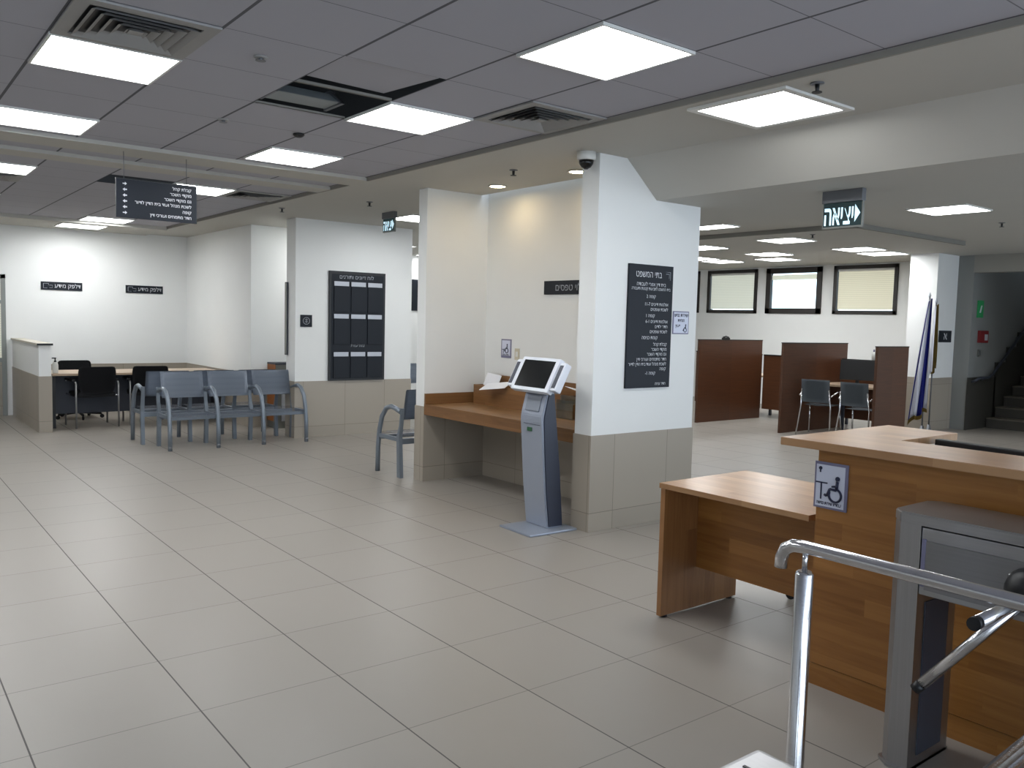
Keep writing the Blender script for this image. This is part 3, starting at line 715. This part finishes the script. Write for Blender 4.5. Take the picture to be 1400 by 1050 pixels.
# ------------------------------------------------------------------ far-left desk room
o = thing('service_desk', 'long far-left desk with pale top and dark front panels', 'desk', (3.2, 12.95, 0))
MB().box(-1.12, 1.15, -.4, .42, .71, .74, .003).build('worktop', 'beech', o)
MB().box(-1.11, -1.07, -.33, .4, 0, .71).build('side_panel', 'black_plastic', o); MB().box(1.1, 1.14, -.33, .4, 0, .71).build('side_panel', 'black_plastic', o)
MB().box(-1.07, 1.1, .0, .03, .16, .71).build('modesty_panel', 'dark_panel', o)
def armchair(label, loc, rotz):
    """four-legged black visitor armchair, faces local +Y"""
    o = thing('visitor_armchair', label, 'chair', loc, rotz, 'black visitor armchairs at the far-left desk')
    MB().box(-.24, .24, -.22, .24, .41, .48, .03).build('seat', 'black_fabric', o)
    g = [[(x*k, -.22-.03*math.cos(x*5)-.06*(z-.45), z) for x in (-.24, -.2, -.12, 0, .12, .2, .24)] for z, k in ((.46, .72), (.49, .86), (.55, .96), (.66, 1.), (.76, 1.), (.805, .97), (.825, .92), (.832, .8))]
    MB().sheet(g, .045).build('backrest', 'black_fabric', o)
    for s in (-1, 1):
        MB().tube([(s*.27, -.26, 0), (s*.27, -.25, .60), (s*.27, -.22, .625)], .012, 8).build('leg', 'leg_metal', o)
        MB().tube([(s*.27, .26, 0), (s*.27, .25, .60), (s*.27, .22, .635)], .012, 8).build('leg', 'leg_metal', o)
        MB().box(s*.27-.025, s*.27+.025, -.16, .22, .63, .66, .01).build('armrest', 'black_plastic', o)
        MB().tube([(s*.27, -.24, .44), (s*.2, -.1, .42)], .012, 6).tube([(s*.27, .24, .44), (s*.2, .1, .42)], .012, 6).build('bracket', 'chrome', o)
armchair('black armchair with chrome legs nearest the half-height partition', (2.60, 12.74, 0), math.radians(4))
armchair('black armchair at the desk, partly behind the steel bench', (3.33, 12.78, 0), math.radians(-3))
def office_chair(name, label, loc, rotz, group=None, high=.98):
    o = thing(name, label, 'office chair', loc, rotz, group)
    for k in range(5):
        a = 2*PI*k/5+.3; c, s = math.cos(a), math.sin(a)
        lg = MB().tube([(0, 0, .1), (.3*c, .3*s, .07)], [.03, .018], 8).build('leg', 'black_plastic', o)
        MB().lathe([(.028, -.012), (.03, 0), (.028, .012)], 14, Matrix.Translation((.31*c, .31*s, .03)) @ Matrix.Rotation(a, 4, 'Z') @ RX90).tube([(.3*c, .3*s, .03), (.3*c, .3*s, .075)], .01, 6).build('caster', 'rubber', lg)
    MB().tube([(0, 0, .08), (0, 0, .42)], .028, 12).build('gas_lift', 'grey_metal', o)
    MB().box(-.24, .24, -.24, .24, .42, .5, .035).build('seat', 'black_fabric', o)
    g = [[(x*k, -.24-.05*math.cos(x*4)-.05*(z-.5), z) for x in (-.23, -.2, -.1, 0, .1, .2, .23)] for z, k in ((.56, .8), (.60, .95), (.7, 1.), (high-.07, 1.), (high-.03, .97), (high-.008, .9), (high, .78))]
    MB().sheet(g, .04).build('backrest', 'black_fabric', o)
    MB().tube([(0, -.1, .44), (0, -.3, .46), (0, -.3, .7)], .02, 8).build('back_support', 'black_plastic', o)
office_chair('office_chair', 'black office chair behind the far-left desk, only its back showing', (2.62, 13.72, 0), PI, None, .84)
o = thing('pump_bottle', 'white pump bottle with black top at the desk\'s partition end', 'bottle', (2.14, 12.68, .74))
MB().lathe([(.036, 0), (.038, .01), (.038, .11), (.03, .14), (.014, .15)], 18).build('bottle', 'white_plastic', o)
MB().lathe([(.014, .15), (.016, .165), (.008, .17), (.008, .2)], 12).box(-.04, .012, -.009, .009, .195, .21, .002).build('pump', 'black_plastic', o)
o = thing('side_cabinet', 'low cabinet with orange-brown side behind the last bench seat', 'cabinet', (4.86, 11.45, 0))
MB().box(-.2, .3, -.12, .15, 0, .9, .004).build('carcass', 'alu_grey', o); MB().box(-.21, .32, -.14, .15, .9, .925, .003).build('top', 'dark_panel', o)
MB().box(-.207, -.2, -.13, .15, .1, .9).build('side_panel', 'brochure_orange', o); MB().box(-.11, .28, -.135, -.12, .1, .82).build('door', 'strip_grey', o)

# ------------------------------------------------------------------ right hall stations
def screen(label, x0, x1, y, h):
    o = thing('desk_partition', label, 'partition', ((x0+x1)/2, y, 0), 0, 'dark wood partitions between the stations')
    w = (x1-x0)/2
    MB().box(-w, w, 0, .04, 0, h, .002).build('panel', 'walnut', o); MB().box(-w-.004, w+.004, -.004, .044, h, h+.014).build('edge_strip', 'sign_edge', o)
screen('dark wood partition furthest left, nearest the central pillar', 10.92, 12.62, 9.0, 1.36)
screen('middle dark wood partition behind the grey chairs', 11.05, 12.82, 7.5, 1.36)
screen('narrow dark wood partition nearest the flags', 11.02, 11.86, 6.0, 1.36)
def station(label, y0, y1, x=12.66, x0=11.9, client=True):
    o = thing('service_station', label, 'desk', (x, (y0+y1)/2, 0), 0, 'wooden service stations in the right hall')
    h = (y1-y0)/2
    MB().box(0, .04, -h, h, .16, 1.1).build('front_panel', 'walnut_side', o); MB().box(-.01, .05, -h, h, 1.1, 1.12).build('edge_strip', 'sign_edge', o)
    if client: MB().box(x0-x, .0, -h, h, .71, .74, .003).build('worktop', 'beech', o)
    else:
        MB().box(.04, .7, -h, h, .71, .74, .003).build('worktop', 'beech', o); 
        for y in (-h+.1, h-.14): MB().box(.5, .54, y, y+.04, 0, .71).build('leg', 'dark_panel', o)
        return o
    MB().box(-.3, -.26, -h+.2, -h+.24, 0, .71).build('leg', 'dark_panel', o); MB().box(-.3, -.26, h-.24, h-.2, 0, .71).build('leg', 'dark_panel', o)
    return o
station('service station between the left and middle wood partitions', 7.545, 8.99, 12.66, 12.3, False)
station('service station with a monitor between the middle and narrow partitions', 6.45, 7.49)
station('service station left of the furthest left partition', 9.05, 10.5, 12.66, 12.3, False)
o = thing('computer_monitor', 'black monitor standing on the station desk by the grey chairs', 'monitor', (12.28, 7.0, .74), math.radians(-72))
MB().box(-.13, .13, -.09, .09, 0, .015, .004).build('base', 'black_plastic', o); MB().box(-.025, .025, .0, .03, .015, .15).build('stand', 'black_plastic', o)
MB().box(-.26, .26, -.025, .02, .07, .38, .006, Matrix.Rotation(-.1, 4, 'X')).build('screen_head', 'black_plastic', o)
MB().box(-.245, .245, .02, .023, .085, .365, 0, Matrix.Rotation(-.1, 4, 'X')).build('screen', 'screen', o)
def side_chair(label, loc, rotz):
    """grey four-legged shell chair, faces local +Y"""
    o = thing('visitor_chair', label, 'chair', loc, rotz, 'grey visitor chairs at the station')
    g = [[(x, y, z+abs(x)*.04) for x in (-.21, -.12, 0, .12, .21)] for y, z in ((-.2, .455), (-.1, .44), (.1, .445), (.2, .45), (.23, .43))]
    MB().sheet(g, .012).build('seat', 'grey_fabric', o)
    g = [[(x, -.2-.1*(z-.48)-.03*math.cos(x*6), z) for x in (-.21, -.12, 0, .12, .21)] for z in (.5, .56, .68, .8, .84)]
    MB().sheet(g, .014).build('backrest', 'grey_fabric', o)
    for s in (-1, 1):
        MB().tube([(s*.25, -.27, 0), (s*.22, -.2, .44), (s*.2, -.24, .7)], .012, 8).build('leg', 'chrome', o)
        MB().tube([(s*.25, .25, 0), (s*.22, .17, .44)], .012, 8).build('leg', 'chrome', o)
        MB().tube([(s*.235, -.22, .6), (s*.25, .0, .66), (s*.25, .18, .62), (s*.22, .17, .44)], .011, 8).build('armrest', 'chrome', o)
side_chair('grey chair with chrome legs in front of the middle wood partition', (11.46, 7.10, 0), math.radians(-78))
side_chair('grey chair right of its twin, half behind the reception counter', (11.44, 6.43, 0), math.radians(-88))
o = thing('desk_phone', 'small black object resting on top of the left wood partition', 'phone', (11.62, 9.02, 1.374))
MB().box(-.09, .09, -.02, .02, 0, .03, .008).build('body', 'black_plastic', o); MB().tube([(-.07, 0, .035), (0, 0, .05), (.07, 0, .035)], .014, 8).build('handset', 'black_plastic', o)
o = thing('desk_sanitizer', 'small bottle standing on the far edge by the narrow partition', 'bottle', (12.68, 6.97, 1.12))
MB().lathe([(.03, 0), (.03, .1), (.012, .13)], 14).build('bottle', 'white_plastic', o); MB().lathe([(.014, .13), (.012, .17)], 10).build('cap', 'sign_violet', o)

# flags
def flag(label, loc, H, reach, z_end, stripes, fringe=True):
    """hung cloth gathered at the pole top and spreading to local -X lower down"""
    o = thing('flag', label, 'flag', loc, math.radians(-38), 'flags beside the stair column')
    MB().lathe([(.13, 0), (.13, .02), (.04, .04), (.022, .12)], 20).build('base', 'grey_metal', o)
    MB().tube([(0, 0, .05), (0, 0, H-.02)], .012, 8).build('pole', 'grey_metal', o)
    MB().lathe([(.016, 0), (.02, .03), (.004, .08)], 12, Matrix.Translation((0, 0, H-.02))).build('finial', 'strip_grey', o)
    nz, cols, P = 18, 33, []
    for i in range(nz+1):
        t = i/nz; row = []
        w = .05+reach*(t**.9)
        for j in range(cols):
            u = j/(cols-1)
            x = .012-u*w+.008*math.sin(u*14+t*3)*t
            y = -.02-.02*(1-t)-(.018+.022*t)*(1+math.sin(u*17+t*2.2))
            z = H-.03-t*(H-.03-z_end)*(1-.10*(1-u)) - .05*u*(1-t) + .035*math.sin(u*11)*t*t
            row.append((x, y, z))
        P.append(row)
    for name, mat, a, b in stripes: MB().sheet([r[a:b+1] for r in P], .003).build(name, mat, o)
    if fringe: MB().sheet([P[-1], [(x+.004, y-.004, z-.06) for x, y, z in P[-1]]], .003).build('fringe', 'flag_gold', o)
    return o
flag('blue and white striped flag with gold fringe draped beside the column', (13.2, 6.40, 0), 2.14, .22, .2, [('white_field', 'flag_white', 0, 3), ('blue_stripe', 'flag_blue', 3, 15), ('white_field', 'flag_white', 15, 28), ('blue_stripe', 'flag_blue', 28, 30), ('white_field', 'flag_white', 30, 32)])
flag('gold edged flag mostly hidden behind the blue and white one', (13.44, 6.41, 0), 2.06, .035, .9, [('gold_border', 'flag_gold', 0, 20), ('white_field', 'flag_white', 20, 32)], False)

# ------------------------------------------------------------------ reception counter and side desk
o = thing('reception_counter', 'oak reception counter with overhanging top behind the turnstile', 'counter', (3.35, 2.07, 0))
MB().box(0, .03, -3.2, 0, .1, 1.065).build('front_panel', 'oak_front', o)
MB().box(.004, .03, -3.2, -.002, 0, .096).build('plinth', 'oak_front', o)
MB().prism([(-.07, .15), (.87, .15), (.87, -.2), (.33, -.2), (.33, -3.2), (-.07, -3.2)], 1.065, 1.1, 'XY', bev=.002).build('countertop', 'oak_top', o)
MB().box(.03, .8, -.03, -.001, 0, 1.065).build('side_panel', 'oak_end', o)
MB().box(.03, .72, -3.2, -.03, .71, .74).build('inner_worktop', 'oak_top', o)
o = plate('accessibility_sign', 'framed wheelchair and table sign on the oak reception counter', 'accessibility sign', (3.35, 2.002, .905), .158, .205, .006, FACE_X, 'sign_violet')
MB().box(-.07, .066, -.0075, -.006, -.093, .09).build('face', 'sign_white', o)
m = MB(); wheelchair(m, .022, -.012, .115, -.009)
m.box(-.07, -.014, -.01, -.0075, .008, .014).box(-.046, -.04, -.01, -.0075, -.062, .008)
m.tube([(-.05, -.009, .072), (-.05, -.009, .056)], .003, 6).lathe([(.008, -.0015), (.008, .0015)], 10, Matrix.Translation((-.05, -.009, .074)) @ RX90)
m.build('symbol', 'sign_navy', o)
lettering(o, [('עמדת שירות נגישה', -.004, -.084, .02, dict(maxw=.118, bold=.0006))], -.0085, 'sign_navy')
o = thing('computer_monitor', 'black monitor behind the reception counter, only its top edge showing', 'monitor', (3.93, 1.57, .74), math.radians(-98))
MB().box(-.12, .12, -.09, .09, 0, .015, .004).build('base', 'black_plastic', o); MB().box(-.025, .025, -.015, .015, .015, .2).build('stand', 'black_plastic', o)
MB().box(-.28, .28, -.022, .022, .07, .352, .006).build('screen_head', 'black_plastic', o); MB().box(-.26, .26, .022, .025, .09, .335).build('screen', 'screen', o)
o = thing('side_desk', 'lower oak side desk joined to the end of the reception counter', 'desk', (3.42, 3.04, 0))
MB().box(-.01, .745, -.9, .005, .712, .74, .002).build('desktop', 'oak_top', o)
MB().box(.0, .65, -.03, 0, .01, .712).build('end_panel', 'oak_end', o)
MB().box(.28, .30, -.93, -.03, .24, .712).build('modesty_panel', 'oak_front', o)
for x in (.04, .6): MB().lathe([(.02, 0), (.02, .01)], 12, Matrix.Translation((x, -.015, 0))).build('glide', 'rubber', o)
office_chair('office_chair', 'black office chair behind the side desk, one caster showing', (4.45, 2.52, 0), math.radians(100), None, .88)

# ------------------------------------------------------------------ turnstiles and rail
def turnstile(label, loc, rotz, arms, length=1.1):
    """arms side faces local -X, runs along -Y from the origin"""
    o = thing('turnstile', label, 'turnstile', loc, rotz, 'stainless tripod turnstiles')
    MB().box(.004, .3, -length, -.042, .66, .90, .004).build('housing', 'steel_y', o)
    MB().prism([(-.004, -length), (-.004, .035), (.035, .074), (.262, .074), (.304, .035), (.304, -length)], .905, .945, 'XY', bev=.005).build('lid', 'steel_y', o)
    MB().box(.0, .004, -length+.12, -.06, .68, .855, .001).build('access_panel', 'steel_dark', o)
    MB().box(.0, .006, -.06, -.045, .69, .86, .002).build('corner_strip', 'sign_violet', o)  # violet strip stands in for the bluish reflection at the corner
    c = .035
    for y in (.07, -length+.11):
        lg = MB().prism([(.0, y-.11), (.0, y-c), (c, y), (.26, y), (.30, y-c), (.30, y-.11)], 0, .905, 'XY').build('leg', 'steel', o)
        MB().prism([(-.012, y-.11), (-.012, y-c), (c-.008, y+.012), (.27, y+.012), (.312, y-c), (.312, y-.11)], 0, .012, 'XY').build('foot_plate', 'steel', lg)
        MB().box(.06, .24, y-.114, y-.11, .05, .62, .001).build('inset_panel', 'dark_panel', lg)
    hub = MB().lathe([(.075, 0), (.07, .03), (.045, .06), (.03, .065)], 24, Matrix.Translation((0, -.40, .77)) @ Matrix.Rotation(-PI/2-.2, 4, 'Y')).build('hub', 'black_plastic', o)
    for a in arms:
        p0 = Vector((-.03, -.40, .75)); p1 = Vector(a); d_ = (p1-p0).normalized()
        ar = MB().tube([p0, p1-d_*.03], .019, 14).build('arm', 'chrome', o)
        MB().tube([p1-d_*.03, p1], .0195, 14).build('end_cap', 'black_plastic', ar)
    MB().lathe([(.014, 0), (.014, .006), (.006, .009)], 14, Matrix.Translation((-.004, -.345, .80)) @ Matrix.Rotation(-PI/2, 4, 'Y')).build('lock', 'chrome', o)
    return o
turnstile('tall stainless turnstile standing in front of the oak reception counter', (2.95, 1.45, 0), 0, [(-.50, -.44, .775), (-.10, -.10, .36), (-.10, -.74, .36)])
o = thing('turnstile', 'nearest stainless turnstile, only its lid corner at the bottom edge', 'turnstile', (.76, .73, 0), 0, 'stainless tripod turnstiles')
MB().box(-.28, .28, -1.2, -.02, .66, .91, .006).build('housing', 'steel_y', o)
MB().box(-.30, .30, -1.22, .0, .915, .955, .008).build('lid', 'steel_y', o)
MB().box(.235, .24, -1.2, -.02, .9545, .9565).build('lid_seam', 'black_plastic', o)
for y in (-.03, -1.09): MB().box(-.25, .25, y-.1, y, 0, .70, .01).build('leg', 'steel', o)
MB().lathe([(.07, 0), (.06, .04), (.03, .05)], 24, Matrix.Translation((.28, -.2, .84)) @ Matrix.Rotation(PI/2, 4, 'Y')).build('hub', 'black_plastic', o)
for q in ((.85, -.19, .888), (.40, -.48, .45), (.40, .08, .45)):
    p0 = Vector((.31, -.19, .86)); p1 = Vector(q); d_ = (p1-p0).normalized()
    ar = MB().tube([p0, p1-d_*.03], .02, 14).build('arm', 'chrome', o); MB().tube([p1-d_*.03, p1], .0205, 14).build('end_cap', 'black_plastic', ar)
o = thing('guide_rail', 'stainless guide rail with curved end on a round post', 'railing', (2.4, 1.512, 0))
MB().lathe([(.055, 0), (.055, .012), (.031, .014), (.029, .02), (.029, .80), (.022, .808)], 24).build('post', 'chrome', o)
MB().tube([(0, 0, .805), (0, 0, .872)], .009, 10).build('connector', 'chrome', o)
MB().tube([(0, .088, .80), (0, .086, .835), (0, .072, .866), (0, .045, .882), (0, .0, .886), (0, -.5, .884), (0, -1.9, .88)], .0215, 16).build('handrail', 'chrome', o)
MB().lathe([(.055, 0), (.055, .012), (.029, .02), (.029, .80), (.022, .808)], 24, Matrix.Translation((0, -1.7, 0))).build('post', 'chrome', o)
MB().tube([(0, -1.7, .805), (0, -1.7, .87)], .009, 10).build('connector', 'chrome', o)

# ------------------------------------------------------------------ world, camera, look
w = bpy.data.worlds.new('sky'); sc.world = w; w.use_nodes = True
bg = w.node_tree.nodes['Background']; bg.inputs[0].default_value = (.74, .86, 1., 1); bg.inputs[1].default_value = 3.

cam = bpy.data.cameras.new('camera'); co = bpy.data.objects.new('camera', cam); COL.objects.link(co)
f, yaw, pitch, roll, hgt = 1154.3147, .6643, -.0739, .0252, 1.5859
cam.sensor_width = 36.; cam.sensor_fit = 'HORIZONTAL'; cam.lens = f/1400*36; cam.clip_start = .05; cam.clip_end = 200
F = Vector((math.sin(yaw)*math.cos(pitch), math.cos(yaw)*math.cos(pitch), math.sin(pitch)))
r = Vector((math.cos(yaw), -math.sin(yaw), 0)); u = r.cross(F)
r2 = r*math.cos(roll)+u*math.sin(roll); u2 = u*math.cos(roll)-r*math.sin(roll)
M = Matrix((r2, u2, -F)).transposed().to_4x4(); M.translation = (0, 0, hgt)
co.matrix_world = M
sc.camera = co
sc.view_settings.view_transform = 'Standard'
sc.view_settings.exposure = .25
sc.cycles.max_bounces = 10; sc.cycles.diffuse_bounces = 5
